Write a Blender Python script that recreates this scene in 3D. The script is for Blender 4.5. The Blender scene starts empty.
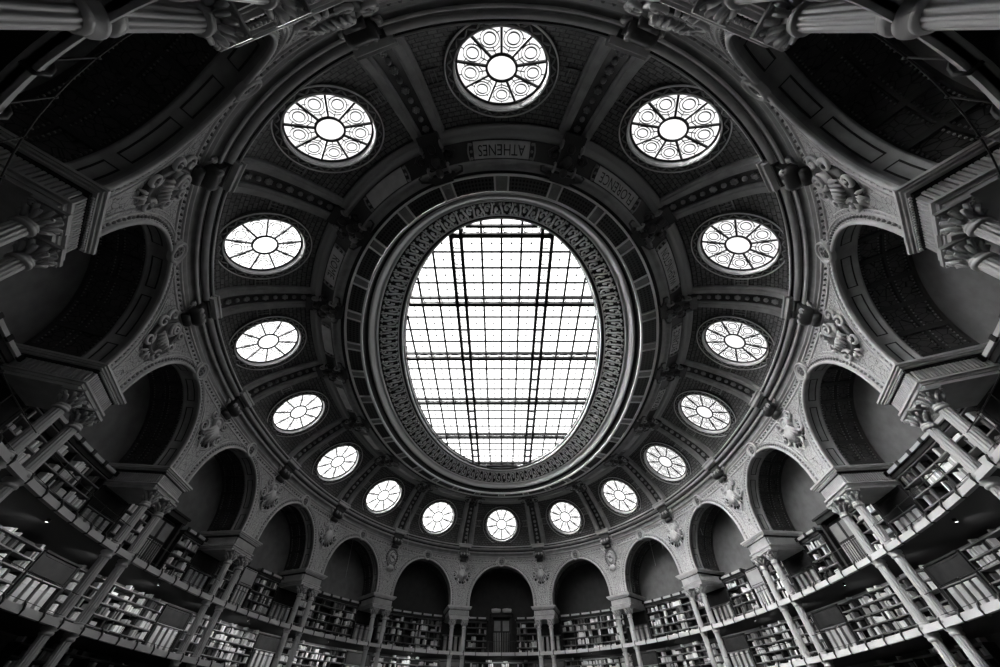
import bpy, math, random
from mathutils import Vector, Matrix
rnd = random.Random(7)
PI = math.pi
# ------------------------------------------------------------------ camera, world, light, exposure
U = 1.25            # plan units to metres
FLOOR = -1.2        # floor height in plan units (the eye is at 0)
RA, RB, RN, RS, YC = 13.8998*1.2, 10.5935*1.2, 2.1064, .0863, 13.2322*1.2
def W(x, y, z): return Vector((x*U, y*U, (z-FLOOR)*U))
sc = bpy.context.scene
col = sc.collection
cam = bpy.data.cameras.new('camera')
cam.sensor_width = 36; cam.lens = 36*347.84/1000; cam.shift_x = -.00155; cam.shift_y = -.00068
cam.clip_start = .05; cam.clip_end = 200
camo = bpy.data.objects.new('camera', cam); col.objects.link(camo)
camo.location = W(0, -YC, 0); camo.rotation_euler = (PI/2 + .8706, 0, 0)
sc.camera = camo
sc.view_settings.view_transform = 'Standard'; sc.view_settings.look = 'None'
sc.view_settings.exposure = 0.28; sc.view_settings.gamma = 1.0; sc.view_settings.use_curve_mapping = False
world = bpy.data.worlds.new('sky'); sc.world = world; world.use_nodes = True
world.node_tree.nodes['Background'].inputs[0].default_value = (.9, .9, .9, 1)
world.node_tree.nodes['Background'].inputs[1].default_value = .15
SKY_GLASS = 11.5                 # daylight through the skylight glass
ROUND_GLASS = lambda k: 8.0 if -7 <= k < 0 and k != -1 else (4.8 if 0 <= k < 6 or k == -1 else 6.5)   # daylight through the round windows: the sun stands on the -x side
sun = bpy.data.lights.new('sun', 'SUN'); sun.energy = 36.0; sun.angle = math.radians(80)
suno = bpy.data.objects.new('sun', sun); col.objects.link(suno)
suno.rotation_euler = Vector((1.0, .2, -.8)).to_track_quat('-Z', 'Y').to_euler()
cyc = sc.cycles
cyc.use_denoising = True; cyc.denoising_prefilter = 'ACCURATE'; cyc.use_light_tree = False; cyc.max_bounces = 8; cyc.diffuse_bounces = 5; cyc.transparent_max_bounces = 12
cyc.sample_clamp_indirect = 6

# ------------------------------------------------------------------ plan geometry
def _sg(v, q): return math.copysign(abs(v)**q, v)
def ring(k, r):
    t = math.radians(22.5*k); t += RS*math.sin(2*t); q = 2/RN
    rb = r + max(0, r-4)*.26
    return (RB-rb)*_sg(math.sin(t), q), -(RA-r)*_sg(math.cos(t), q)
def frame(k):
    x0, y0 = ring(k-.02, 0); x1, y1 = ring(k+.02, 0)
    L = math.hypot(x1-x0, y1-y0); T = Vector(((x1-x0)/L, (y1-y0)/L, 0))
    return T, Vector((-T.y, T.x, 0))                    # tangent (towards larger k), inward normal
def P(k, r, z):
    if r >= 0: x, y = ring(k, r)
    else:
        x, y = ring(k, 0); T, N = frame(k); x += N.x*r; y += N.y*r
    return W(x, y, z)
ARC = 5.75
def local(k, r=0., z=0.):
    """Matrix of a local frame at ring position k: x along the wall, y into the room, z up (plan units)."""
    T, N = frame(k); p = P(k, r, z); s = U
    return Matrix(((T.x*s, N.x*s, 0, p.x), (T.y*s, N.y*s, 0, p.y), (0, 0, s, p.z), (0, 0, 0, 1)))

# ------------------------------------------------------------------ mesh building
class MB:
    def __init__(s): s.v = []; s.f = []; s.uv = []; s.sm = []
    def add(s, verts, faces, uvs=None, smooth=False):
        n = len(s.v); s.v += [Vector(a) for a in verts]; s.uv += (uvs or [(0, 0)]*len(verts))
        s.f += [tuple(i+n for i in f) for f in faces]; s.sm += [smooth]*len(faces); return s
    def grid(s, fn, us, vs, uv=None, smooth=True, flip=False, close=False):
        verts = []; uvs = []; nv = len(vs)
        for u in us:
            for v in vs:
                verts.append(fn(u, v)); uvs.append(uv(u, v) if uv else (u, v))
        faces = []; nu = len(us)
        for i in range(nu if close else nu-1):
            for j in range(nv-1):
                a = i*nv+j; b = ((i+1) % nu)*nv+j
                f = (a, b, b+1, a+1); faces.append(f[::-1] if flip else f)
        return s.add(verts, faces, uvs, smooth)
    def box(s, x0, x1, y0, y1, z0, z1, M=None):
        vs = [Vector((x, y, z)) for x in (x0, x1) for y in (y0, y1) for z in (z0, z1)]
        if M: vs = [M @ a for a in vs]
        return s.add(vs, [(0,1,3,2),(4,6,7,5),(0,4,5,1),(2,3,7,6),(0,2,6,4),(1,5,7,3)], [(a.x+a.y, a.z) for a in vs])
    def rbox(s, k0, k1, r0, r1, z0, z1, n=4):
        """box bent along the ring: k0..k1, r0..r1 (out to in), z0..z1"""
        ks = [k0+(k1-k0)*i/n for i in range(n+1)]
        pr = [(r0, z0), (r1, z0), (r1, z1), (r0, z1)]
        verts = []; uvs = []
        for k in ks:
            for r, z in pr: verts.append(P(k, r, z)); uvs.append((k*ARC, z+r))
        faces = [(3,2,1,0), tuple(4*n+i for i in range(4))]
        for i in range(n):
            for j in range(4):
                a = 4*i+j; b = 4*i+(j+1) % 4; faces.append((a, b, b+4, a+4))
        return s.add(verts, faces, uvs)
    def tube(s, pts, rad, n=6, close=False, caps=True, smooth=True):
        pts = [Vector(p) for p in pts]; m = len(pts)
        rads = rad if isinstance(rad, (list, tuple)) else [rad]*m
        verts = []; up = None
        for i, p in enumerate(pts):
            a = pts[(i-1) % m] if (close or i) else p; b = pts[(i+1) % m] if (close or i < m-1) else p
            d = (b-a).normalized() if (b-a).length > 1e-9 else Vector((0, 0, 1))
            if up is None: up = d.orthogonal().normalized()
            up = (up - d*up.dot(d)); up = up.normalized() if up.length > 1e-6 else d.orthogonal().normalized()
            w = d.cross(up)
            for j in range(n):
                t = 2*PI*j/n; verts.append(p + (up*math.cos(t)+w*math.sin(t))*rads[i])
        faces = []
        for i in range(m if close else m-1):
            for j in range(n):
                a = i*n+j; b = i*n+(j+1) % n; c = ((i+1) % m)*n
                faces.append((a, b, c+(j+1) % n, c+j))
        if caps and not close: faces += [tuple(range(n))[::-1], tuple((m-1)*n+j for j in range(n))]
        return s.add(verts, faces, None, smooth)
    def lathe(s, prof, n=32, M=None, a0=0., a1=2*PI, smooth=True, mod=None):
        """prof [(radius, height)] about local z"""
        full = abs(a1-a0-2*PI) < 1e-6; m = n if full else n+1; verts = []; uvs = []
        L = len(prof)
        for i in range(m):
            t = a0+(a1-a0)*i/n
            for j, (r, h) in enumerate(prof):
                q = r*(mod(t, j) if mod else 1)
                p = Vector((q*math.cos(t), q*math.sin(t), h)); verts.append(M @ p if M else p); uvs.append((t, h))
        faces = []
        for i in range(n):
            for j in range(L-1):
                a = i*L+j; b = ((i+1) % m)*L+j; faces.append((a, b, b+1, a+1))
        return s.add(verts, faces, uvs, smooth)
    def blob(s, c, rx, ry, rz, M=None, nu=8, nv=5):
        verts = [Vector((0, 0, -1))]; faces = []
        for j in range(1, nv):
            ph = -PI/2+PI*j/nv
            for i in range(nu):
                t = 2*PI*i/nu; verts.append(Vector((math.cos(ph)*math.cos(t), math.cos(ph)*math.sin(t), math.sin(ph))))
        verts.append(Vector((0, 0, 1))); L = len(verts)-1
        for i in range(nu):
            faces.append((0, 1+(i+1) % nu, 1+i))
            for j in range(nv-2):
                a = 1+j*nu+i; b = 1+j*nu+(i+1) % nu; faces.append((a, b, b+nu, a+nu))
            a = 1+(nv-2)*nu; faces.append((a+i, a+(i+1) % nu, L))
        c = Vector(c); out = [c+Vector((v.x*rx, v.y*ry, v.z*rz)) for v in verts]
        return s.add([M @ v for v in out] if M else out, faces, None, True)
    def build(s, name, m, parent=None, M=None):
        me = bpy.data.meshes.new(name)
        inv = org(parent).inverted() if parent else (M.inverted() if M else None)
        vs = [inv @ v for v in s.v] if inv else s.v
        me.from_pydata([tuple(v) for v in vs], [], s.f)
        uvl = me.uv_layers.new(name='UVMap')
        buf = [0.0]*(2*len(me.loops)); li = [0]*len(me.loops); me.loops.foreach_get('vertex_index', li)
        for i, vi in enumerate(li): buf[2*i], buf[2*i+1] = s.uv[vi]
        uvl.data.foreach_set('uv', buf)
        me.polygons.foreach_set('use_smooth', s.sm)
        me.materials.append(m)
        o = bpy.data.objects.new(name, me); col.objects.link(o)
        if parent: o.parent = parent
        elif M: o.matrix_world = M; ORG[o.name] = M
        return o
ORG = {}
def org(o):
    m = Matrix.Identity(4)
    while o is not None: m = ORG.get(o.name, Matrix.Identity(4)) @ m; o = o.parent
    return m
def tag(o, label, cat, group=None, kind=None):
    if label: o['label'] = label
    if cat: o['category'] = cat
    if group: o['group'] = group
    if kind: o['kind'] = kind
    return o
def thing(name, M, label, cat, group=None):
    o = bpy.data.objects.new(name, None); col.objects.link(o); o.empty_display_size = .2
    o.matrix_world = M; ORG[o.name] = M
    return tag(o, label, cat, group)
def structure(o): o['kind'] = 'structure'; return o
def at(p): return Matrix.Translation(p)
KIDS = {}
def copy_tree(o, M):
    c = o.copy(); col.objects.link(c); c.matrix_world = M; ORG[c.name] = M
    def rec(src, dst):
        for ch in list(src.children):
            d = ch.copy(); col.objects.link(d); d.parent = dst; rec(ch, d)
    rec(o, c); return c
def lin(a, b, n): return [a+(b-a)*i/n for i in range(n+1)]
ORD = ['', 'first', 'second', 'third', 'fourth', 'fifth', 'sixth', 'seventh', 'eighth', 'ninth', 'tenth', 'eleventh', 'twelfth', 'thirteenth', 'fourteenth', 'fifteenth', 'sixteenth', 'seventeenth', 'eighteenth', 'nineteenth', 'twentieth']
def bay(k):
    if k == 8: return 'arch of the door'
    if k == 0: return 'arch opposite the door'
    return '%s arch %s of the door' % (ORD[8-abs(k)], 'right' if k > 0 else 'left')
def pier(p): return '%s pier %s of the door' % (ORD[int(8.5-abs(p))], 'right' if p > 0 else 'left')
BAYS = list(range(-7, 9)); PIERS = [k+.5 for k in range(-8, 8)]

# ------------------------------------------------------------------ materials
def mat(name, c, rough=.6, spec=.3, pat=None, c2=None, sc_=1., metal=0., bump=0.):
    m = bpy.data.materials.new(name); m.use_nodes = True; nt = m.node_tree; b = nt.nodes['Principled BSDF']
    g = lambda v: (v, v, v, 1)
    b.inputs['Base Color'].default_value = g(c); b.inputs['Roughness'].default_value = rough
    b.inputs['Specular IOR Level'].default_value = spec; b.inputs['Metallic'].default_value = metal
    if not pat: return m
    N = nt.nodes.new; L = nt.links.new
    tc = N('ShaderNodeTexCoord'); mp = N('ShaderNodeMapping'); mp.inputs['Scale'].default_value = (sc_, sc_, sc_)
    L(tc.outputs['Object' if pat in ('grime', 'wood') else 'UV'], mp.inputs[0])
    mix = N('ShaderNodeMix'); mix.data_type = 'RGBA'; mix.inputs[6].default_value = g(c); mix.inputs[7].default_value = g(c2)
    def ramp(src, a, b_):
        r = N('ShaderNodeMapRange'); r.inputs[1].default_value = a; r.inputs[2].default_value = b_; L(src, r.inputs[0]); return r.outputs[0]
    def math_(op, a, b_):
        n = N('ShaderNodeMath'); n.operation = op
        for i, x in enumerate((a, b_)):
            if isinstance(x, (int, float)): n.inputs[i].default_value = x
            else: L(x, n.inputs[i])
        return n.outputs[0]
    if pat == 'mosaic':         # scrolling mosaic ground: curls and small joints
        nz = N('ShaderNodeTexNoise'); nz.inputs['Scale'].default_value = 1.6; nz.inputs['Detail'].default_value = 2; L(mp.outputs[0], nz.inputs[0])
        ad = N('ShaderNodeMix'); ad.data_type = 'VECTOR'; ad.inputs[0].default_value = .35; L(mp.outputs[0], ad.inputs[4]); L(nz.outputs['Color'], ad.inputs[5])
        vo = N('ShaderNodeTexVoronoi'); vo.feature = 'DISTANCE_TO_EDGE'; vo.inputs['Scale'].default_value = 6.5; L(ad.outputs[1], vo.inputs[0])
        wv = N('ShaderNodeTexVoronoi'); wv.feature = 'F1'; wv.inputs['Scale'].default_value = 4.; L(mp.outputs[0], wv.inputs[0])
        rings = math_('ABSOLUTE', math_('SINE', math_('MULTIPLY', wv.outputs['Distance'], 34.), 0), 0)
        fac = math_('MAXIMUM', ramp(vo.outputs[0], .05, .0), math_('MULTIPLY', ramp(rings, .5, .0), .75))
    elif pat == 'tiles':        # little scale-like tiles
        br = N('ShaderNodeTexBrick'); br.inputs['Scale'].default_value = 1.; br.inputs['Brick Width'].default_value = .26; br.inputs['Row Height'].default_value = .15
        br.inputs['Mortar Size'].default_value = .02; br.inputs['Mortar Smooth'].default_value = .2; br.inputs['Bias'].default_value = -.2
        br.inputs['Color1'].default_value = g(.2); br.inputs['Color2'].default_value = g(.65); br.inputs['Mortar'].default_value = g(1); L(mp.outputs[0], br.inputs[0])
        nz = N('ShaderNodeTexNoise'); nz.inputs['Scale'].default_value = 14.; nz.inputs['Detail'].default_value = 4; L(mp.outputs[0], nz.inputs[0])
        fac = math_('ADD', math_('MULTIPLY', br.outputs['Color'], .75), math_('MULTIPLY', math_('SUBTRACT', nz.outputs[0], .4), 1.2))
    elif pat == 'holes':        # pierced grille
        vo = N('ShaderNodeTexVoronoi'); vo.inputs['Randomness'].default_value = 0; vo.inputs['Scale'].default_value = 7.5; L(mp.outputs[0], vo.inputs[0])
        fac = ramp(vo.outputs[0], .36, .28)
    elif pat == 'vault':        # small scroll work in the coffers
        vo = N('ShaderNodeTexVoronoi'); vo.feature = 'DISTANCE_TO_EDGE'; vo.inputs['Scale'].default_value = 5.; L(mp.outputs[0], vo.inputs[0])
        fac = ramp(vo.outputs[0], .07, .01)
    elif pat == 'wood':
        nz = N('ShaderNodeTexNoise'); nz.inputs['Scale'].default_value = 3.; nz.inputs['Detail'].default_value = 5; L(mp.outputs[0], nz.inputs[0]); fac = ramp(nz.outputs[0], .35, .65)
    else:                       # grime: soft wear
        nz = N('ShaderNodeTexNoise'); nz.inputs['Scale'].default_value = 2.2; nz.inputs['Detail'].default_value = 6; L(mp.outputs[0], nz.inputs[0]); fac = ramp(nz.outputs[0], .35, .7)
    L(fac, mix.inputs[0]); L(mix.outputs[2], b.inputs['Base Color'])
    if bump:
        bp = N('ShaderNodeBump'); bp.inputs['Strength'].default_value = bump; bp.inputs['Distance'].default_value = .03; bp.invert = True
        L(fac, bp.inputs['Height']); L(bp.outputs[0], b.inputs['Normal'])
    return m
M_SPAN = mat('mosaic_spandrel', .52, .55, pat='mosaic', c2=.05, bump=.6, sc_=1.35)
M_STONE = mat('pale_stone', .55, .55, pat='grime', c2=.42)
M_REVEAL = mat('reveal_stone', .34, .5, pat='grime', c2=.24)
M_DIM = mat('grey_stone', .25, .55, pat='grime', c2=.17)
M_DOME = mat('dome_tiles', .24, .4, pat='tiles', c2=.015, bump=.5)
M_RIB = mat('rib_gilt', .36, .45, pat='grime', c2=.26)
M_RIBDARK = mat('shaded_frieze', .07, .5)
M_GILT = mat('gilt', .85, .35, .5)
M_GILTDIM = mat('old_gilt', .34, .4, .5)
M_DARK = mat('dark_recess', .02, .6)
M_BRONZE = mat('dark_bronze', .035, .35, .5)
M_HOLES = mat('pierced_grille', .07, .5, pat='holes', c2=.008)
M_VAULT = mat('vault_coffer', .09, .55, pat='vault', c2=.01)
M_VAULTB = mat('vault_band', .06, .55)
M_TYMP = mat('grey_plaster', .15, .7, pat='grime', c2=.11)
M_SHADEWALL = mat('shade_toned_plaster', .03, .7, pat='grime', c2=.02)  # plaster darkened to stand in for the shade in the far arches
M_IRON = mat('painted_iron', .42, .35, .5)
M_BLACK = mat('black_iron', .012, .4, .4)
M_WOOD = mat('dark_wood', .035, .75, .15, pat='wood', c2=.025)
M_SHELF = mat('pale_shelf_edge', .22, .5)
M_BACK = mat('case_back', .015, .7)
M_FASCIA = mat('gallery_edge', .50, .45)
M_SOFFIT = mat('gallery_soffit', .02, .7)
M_FLOOR = mat('floor_wood', .035, .45, pat='wood', c2=.02)
M_PLAQUE = mat('plaque', .55, .5, pat='grime', c2=.4)
M_INK = mat('lettering', .015, .6)
M_BOOKS = [mat('book_dark', .03, .55), mat('book_grey', .14, .55), mat('book_pale', .5, .6), mat('book_white', .9, .6)]
M_TYMPPALE = mat('pale_panel', .4, .6, pat='grime', c2=.33)
M_LAMP = bpy.data.materials.new('lamp_lens'); M_LAMP.use_nodes = True
M_LAMP.node_tree.nodes['Principled BSDF'].inputs['Emission Color'].default_value = (1, 1, 1, 1)
M_LAMP.node_tree.nodes['Principled BSDF'].inputs['Emission Strength'].default_value = 4.0
M_WIRE = mat('steel_wire', .6, .35, metal=.5)
def glass_mat(name):
    m = bpy.data.materials.new(name); m.use_nodes = True; nt = m.node_tree; nt.nodes.clear()
    out = nt.nodes.new('ShaderNodeOutputMaterial'); em = nt.nodes.new('ShaderNodeEmission'); oi = nt.nodes.new('ShaderNodeObjectInfo')
    tr = nt.nodes.new('ShaderNodeBsdfTransparent'); mx = nt.nodes.new('ShaderNodeMixShader'); mx.inputs[0].default_value = .8
    sx = nt.nodes.new('ShaderNodeSeparateColor')
    nt.links.new(oi.outputs['Color'], sx.inputs[0])
    mul = nt.nodes.new('ShaderNodeMath'); mul.operation = 'MULTIPLY'; mul.inputs[1].default_value = 16.
    nt.links.new(sx.outputs[0], mul.inputs[0]); nt.links.new(mul.outputs[0], em.inputs['Strength'])
    nt.links.new(em.outputs[0], mx.inputs[1]); nt.links.new(tr.outputs[0], mx.inputs[2]); nt.links.new(mx.outputs[0], out.inputs[0])
    return m
M_GLASS = glass_mat('daylit_glass')

# ------------------------------------------------------------------ floor, back wall
mb = MB(); mb.grid(lambda u, v: P(u, -1.9-0*v, FLOOR)*(1-v)+W(0, 0, FLOOR)*v, lin(-8, 8, 96)[:-1], [0, .5, 1], close=True, flip=True)
structure(mb.build('floor', M_FLOOR))
mb = MB(); mb.grid(lambda u, v: P(u, -1.9, v), lin(-6.5, 6.5, 208), [FLOOR, 4, 6, 8, 10.2], uv=lambda u, v: (u*ARC, v))
structure(mb.build('wall_back', M_TYMP))
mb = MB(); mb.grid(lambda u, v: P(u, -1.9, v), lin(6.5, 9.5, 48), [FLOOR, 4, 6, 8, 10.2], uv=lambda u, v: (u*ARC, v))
structure(mb.build('wall_far', M_SHADEWALL))  # three far bays, with shade put into the wall colour

# ------------------------------------------------------------------ arcade wall
SP, ZS, RISE, HALF, ZT = 6.66, 6.9, 2.46, .38, 9.9
def arch(off=0., n=28):
    """(s, z) points along the arch opening, from one spring to the other, offset outward"""
    a = HALF+off/ARC; b = RISE+off
    return [(-a, SP), (-a, ZS-.12)]+[(-a*math.cos(PI*i/n), ZS+b*math.sin(PI*i/n)) for i in range(n+1)]+[(a, ZS-.12), (a, SP)]
mb = MB()
for k in BAYS:
    a = arch()
    ss = [(-.5, None), (-.44, None)]+[p for p in a[2:-2]]+[(.44, None), (.5, None)]
    for (s0, z0), (s1, z1) in zip(ss[:-1], ss[1:]):
        lo0 = SP if z0 is None else z0; lo1 = SP if z1 is None else z1
        if z0 is not None and abs(abs(s0)-HALF) < 1e-6: lo0 = SP if z1 is None else z0
        if z1 is not None and abs(abs(s1)-HALF) < 1e-6: lo1 = SP if z0 is None else z1
        if abs(s0) >= HALF-1e-6 and abs(s1) >= HALF-1e-6: lo0 = lo1 = SP
        mb.grid(lambda u, v: P(k+s0+(s1-s0)*u, 0, (lo0+(lo1-lo0)*u)*(1-v)+ZT*v), [0, 1], lin(0, 1, 6),
                uv=lambda u, v: ((k+s0+(s1-s0)*u)*ARC, (lo0+(lo1-lo0)*u)*(1-v)+ZT*v), flip=True)
structure(mb.build('wall_arcade', M_SPAN))

def along(mb, k, pts, prof):
    """sweep a profile [(outward offset, r)] along arch points (list of functions of offset)"""
    rows = [arch(off) for off, r in prof]; n = len(rows[0])
    mb.grid(lambda i, j: P(k+rows[j][i][0], prof[j][1], rows[j][i][1]), range(n), range(len(prof)), uv=lambda i, j: (i*.27, j*.1), flip=True)
mbA = MB(); mbB = MB(); mbR = MB(); mbD = MB(); mbV = MB(); mbC = MB(); mbS = MB()
for k in BAYS:
    along(mbA, k, None, [(0, -.02), (-.015, .03), (0, .07), (.05, .08), (.08, .05), (.085, -.01)])       # roll on the edge
    along(mbA, k, None, [(.27, -.01), (.275, .035), (.31, .035), (.315, -.01)])                          # outer fillet
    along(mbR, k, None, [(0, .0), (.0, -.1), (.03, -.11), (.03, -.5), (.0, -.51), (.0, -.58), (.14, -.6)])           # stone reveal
    # long dark inlays on the reveal
    a = arch(.025); seg = [(2, 6), (7, 12), (13, 19), (20, 25), (26, 30)]
    for i0, i1 in [(1, 4), (5, 10), (11, 15), (17, 21), (22, 27), (28, 31)]:
        for r0, r1 in ((-.16, -.20), (-.40, -.44)):
            mbD.grid(lambda i, r: P(k+a[i][0], r, a[i][1]), range(i0, i1+1), [r0, r1], flip=True)
        for i in (i0, i1):
            j = i+(1 if i == i0 else -1); f = .12
            b = (a[i][0]+(a[j][0]-a[i][0])*f, a[i][1]+(a[j][1]-a[i][1])*f)
            mbD.grid(lambda t, r: P(k+a[i][0]+(b[0]-a[i][0])*t, r, a[i][1]+(b[1]-a[i][1])*t), [0, 1], [-.16, -.44], flip=(i == i0))
    # coffered vault
    vo = arch(.14, 40); vi = arch(.22, 40); m = len(vo)
    cells = [(0, 2)]+[(c, c+4) for c in range(2, m-3, 4)]+[(m-3, m-1)]
    mbV.grid(lambda i, r: P(k+vo[i][0], r, vo[i][1]), range(m), [-.6, -.68], flip=True)
    mbV.grid(lambda i, r: P(k+vo[i][0], r, vo[i][1]), range(m), [-1.26, -1.32], flip=True)
    mbV.grid(lambda i, r: P(k+vo[i][0], r, vo[i][1]), range(m), [-1.82, -1.9], flip=True)
    def lerp(L, x):
        i = min(int(x), len(L)-2); f = x-i; return (L[i][0]*(1-f)+L[i+1][0]*f, L[i][1]*(1-f)+L[i+1][1]*f)
    for (c0, c1) in cells:
        for ra, rb in ((-.68, -1.26), (-1.32, -1.82)):
            e = .35; xs = [c0, c0+e]+[c for c in range(c0+1, c1) if c0+e < c < c1-e]+[c1-e, c1]
            for x0, x1 in ((c0, c0+e), (c1-e, c1)):
                mbV.grid(lambda x, r: P(k+lerp(vo, x)[0], r, lerp(vo, x)[1]), [x0, x1], [ra, rb], flip=True)
            mid = [x for x in xs[1:-1]]
            mbC.grid(lambda x, r: P(k+lerp(vi, x)[0], r, lerp(vi, x)[1]), mid, [ra, rb], uv=lambda x, r: (x*.27, r), flip=True)
            for x in (c0+e, c1-e):
                mbV.grid(lambda t, r: P(k+lerp(vo, x)[0]*(1-t)+lerp(vi, x)[0]*t, r, lerp(vo, x)[1]*(1-t)+lerp(vi, x)[1]*t), [0, 1], [ra, rb], flip=(x == c0+e))
            for r in (ra, rb):
                mbV.grid(lambda x, t: P(k+lerp(vo, x)[0]*(1-t)+lerp(vi, x)[0]*t, r, lerp(vo, x)[1]*(1-t)+lerp(vi, x)[1]*t), mid, [0, 1])
            # rows of studs round the coffer
            if abs(k) < 7:
                for q in range(7):
                    for r in (ra-.05, rb+.05):
                        x = c0+e+.15+(c1-c0-2*e-.3)*q/6; p = lerp(vi, x); mbS.blob(P(k+p[0]*.985, r, p[1]-.02), .03, .03, .03, nu=5, nv=3)
    # beads between the roll and the fillet
    a = arch(.175, 28)
    for i in range(1, len(a)-1):
        for f in (0, .5):
            p = lerp(a, min(i+f, len(a)-1.01)); mbB.blob(P(k+p[0], .01, p[1]), .055, .055, .055, nu=6, nv=4)
structure(mbA.build('trim_1', M_STONE)); structure(mbR.build('trim_2', M_REVEAL)); structure(mbD.build('trim_3', M_DARK))
structure(mbV.build('ceiling_vaults', M_VAULTB)); structure(mbC.build('ceiling_coffers', M_VAULT)); structure(mbS.build('trim_4', M_GILTDIM)); structure(mbB.build('trim_5', M_DIM))

mb = MB(); mb.grid(lambda u, v: P(u, -2.2+2.5*v, 10.25), lin(-8, 8, 128)[:-1], [0, 1], close=True); structure(mb.build('ceiling_light_stop', M_DIM))  # unseen ring over the vaults, added to stop sun leaking in
# frieze band under the cornice and fillets framing each spandrel
mb = MB(); mbB = MB(); ks = lin(-8, 8, 320)[:-1]
def sweep(mb, prof, k0=-8., k1=8., n=320, close=True, flip=False, uvs=None):
    us = lin(k0, k1, n); us = us[:-1] if close else us
    acc = [0.]
    for (r0, z0), (r1, z1) in zip(prof[:-1], prof[1:]): acc.append(acc[-1]+math.hypot(r1-r0, z1-z0))
    mb.grid(lambda k, j: P(k, prof[j][0], prof[j][1]), us, range(len(prof)), uv=lambda k, j: (k*ARC*(uvs or 1), acc[j]), close=close, flip=flip)
sweep(mb, [(0, 9.50), (.04, 9.51), (.04, 9.55), (0, 9.56)]); sweep(mb, [(0, 9.80), (.05, 9.81), (.05, 9.86), (0, 9.87)])
for k in BAYS:           # inner border line of each spandrel
    for sg in (-1, 1):
        a = [p for p in arch(.42) if p[0]*sg > 0 and p[1] < 9.3]
        pts = sorted(a, key=lambda p: p[1])
        pts = [(s, z) for s, z in pts if abs(s) < .49]
        if len(pts) > 2: mb.tube([P(k+s, .01, z) for s, z in pts], .03, 4)
    for i in range(24): mbB.blob(P(k-.48+.04*i, .02, 9.68), .07, .07, .045, nu=6, nv=4)
structure(mb.build('trim_6', M_STONE)); structure(mbB.build('trim_7', M_DIM))

# ------------------------------------------------------------------ main cornice
mb = MB(); sweep(mb, [(0, 9.88), (.05, 9.89), (.06, 9.93), (.10, 9.94), (.10, 9.98)]); sweep(mb, [(.20, 10.22), (.21, 10.15), (.25, 10.15), (.27, 10.19), (.27, 10.26)]); structure(mb.build('trim_8', M_STONE))
mb = MB(); sweep(mb, [(.26, 10.24), (.26, 10.40), (.30, 10.40)]); sweep(mb, [(.43, 10.44), (.43, 10.58), (.49, 10.58)]); structure(mb.build('trim_9', M_DARK))
mb = MB(); sweep(mb, [(.10, 9.98), (.09, 10.02), (.12, 10.14), (.20, 10.22)]); structure(mb.build('trim_24', M_DIM))
mb = MB(); sweep(mb, [(.29, 10.42), (.29, 10.33), (.43, 10.39), (.44, 10.46)]); sweep(mb, [(.48, 10.6), (.48, 10.53), (.52, 10.53), (.52, 10.60), (.35, 10.66)]); structure(mb.build('trim_10', M_STONE))

# ------------------------------------------------------------------ dome with a round hole in each bay
DP = [(.35, 10.64), (.60, 11.13), (.96, 11.58), (1.40, 12.0), (1.90, 12.42), (2.42, 12.82), (2.98, 13.18)]
def dome(w):
    x = max(0, min(5.9999, w*6)); i = int(x); f = x-i
    p = [DP[max(0, min(6, i+d))] for d in (-1, 0, 1, 2)]
    h = lambda a, b, c, d: b+.5*f*(c-a+f*(2*a-5*b+4*c-d+f*(3*(b-c)+d-a)))
    return h(*[q[0] for q in p]), h(*[q[1] for q in p])
WR = 1.44
def dp(k, w, lift=0.):
    r, z = dome(w); return P(k, r+.62*lift, z-.78*lift)
mb = MB()
for k in BAYS:
    c = dp(k, .5); Ls = (dp(k+.05, .5)-dp(k-.05, .5)).length/.1/U; Lw = (dp(k, .6)-dp(k, .4)).length/.2/U
    angs = sorted(lin(0, 2*PI, 64)[:-1]+[math.atan2(sy*.5*Lw, sx*.5*Ls) % (2*PI) for sx in (-1, 1) for sy in (-1, 1)])
    def q(t, f):
        cx, sy = math.cos(t), math.sin(t)
        inn = (WR*cx/Ls, WR*sy/Lw); m = max(abs(cx)/(.5*Ls), abs(sy)/(.5*Lw)); out = (cx/m/Ls, sy/m/Lw)
        return inn[0]*(1-f)+out[0]*f, .5+inn[1]*(1-f)+out[1]*f
    mb.grid(lambda t, f: dp(k+q(t, f)[0], q(t, f)[1]), angs, lin(0, 1, 6), uv=lambda t, f: ((q(t, f)[0])*Ls, q(t, f)[1]*Lw), close=True, flip=True)
structure(mb.build('ceiling_dome', M_DOME))

# ------------------------------------------------------------------ ring under the skylight: name band, pierced band, foliage band
mb = MB(); sweep(mb, [(2.98, 13.18), (2.86, 13.06), (2.90, 12.98), (3.0, 12.97), (3.06, 13.03), (3.12, 13.02), (3.16, 12.96), (3.26, 12.98), (3.32, 13.06)]); structure(mb.build('trim_11', M_GILTDIM))
mb = MB(); sweep(mb, [(3.32, 13.06), (3.90, 12.84)]); structure(mb.build('trim_12', M_BRONZE))
mb = MB(); sweep(mb, [(3.90, 12.84), (3.93, 12.78), (4.02, 12.79), (4.06, 12.86), (4.14, 12.87), (4.18, 12.82), (4.26, 12.84)]); structure(mb.build('trim_13', M_RIB))
mb = MB(); sweep(mb, [(4.26, 12.84), (4.38, 12.96)]); structure(mb.build('trim_14', M_DARK))
mb = MB(); sweep(mb, [(4.38, 12.96), (4.38, 12.84), (4.45, 12.83), (4.46, 12.93)]); sweep(mb, [(4.98, 12.93), (4.99, 12.83), (5.06, 12.84), (5.07, 12.95)])
for i in range(32):
    k = -8+.5*i
    for d in (-.055, .055): mb.rbox(k+d-.008, k+d+.008, 4.45, 5.0, 12.85, 12.94, 1)
structure(mb.build('trim_15', M_GILT))
mb = MB(); sweep(mb, [(4.46, 12.92), (4.98, 12.92)], uvs=.72); structure(mb.build('trim_16', M_HOLES))
mb = MB()
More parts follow.
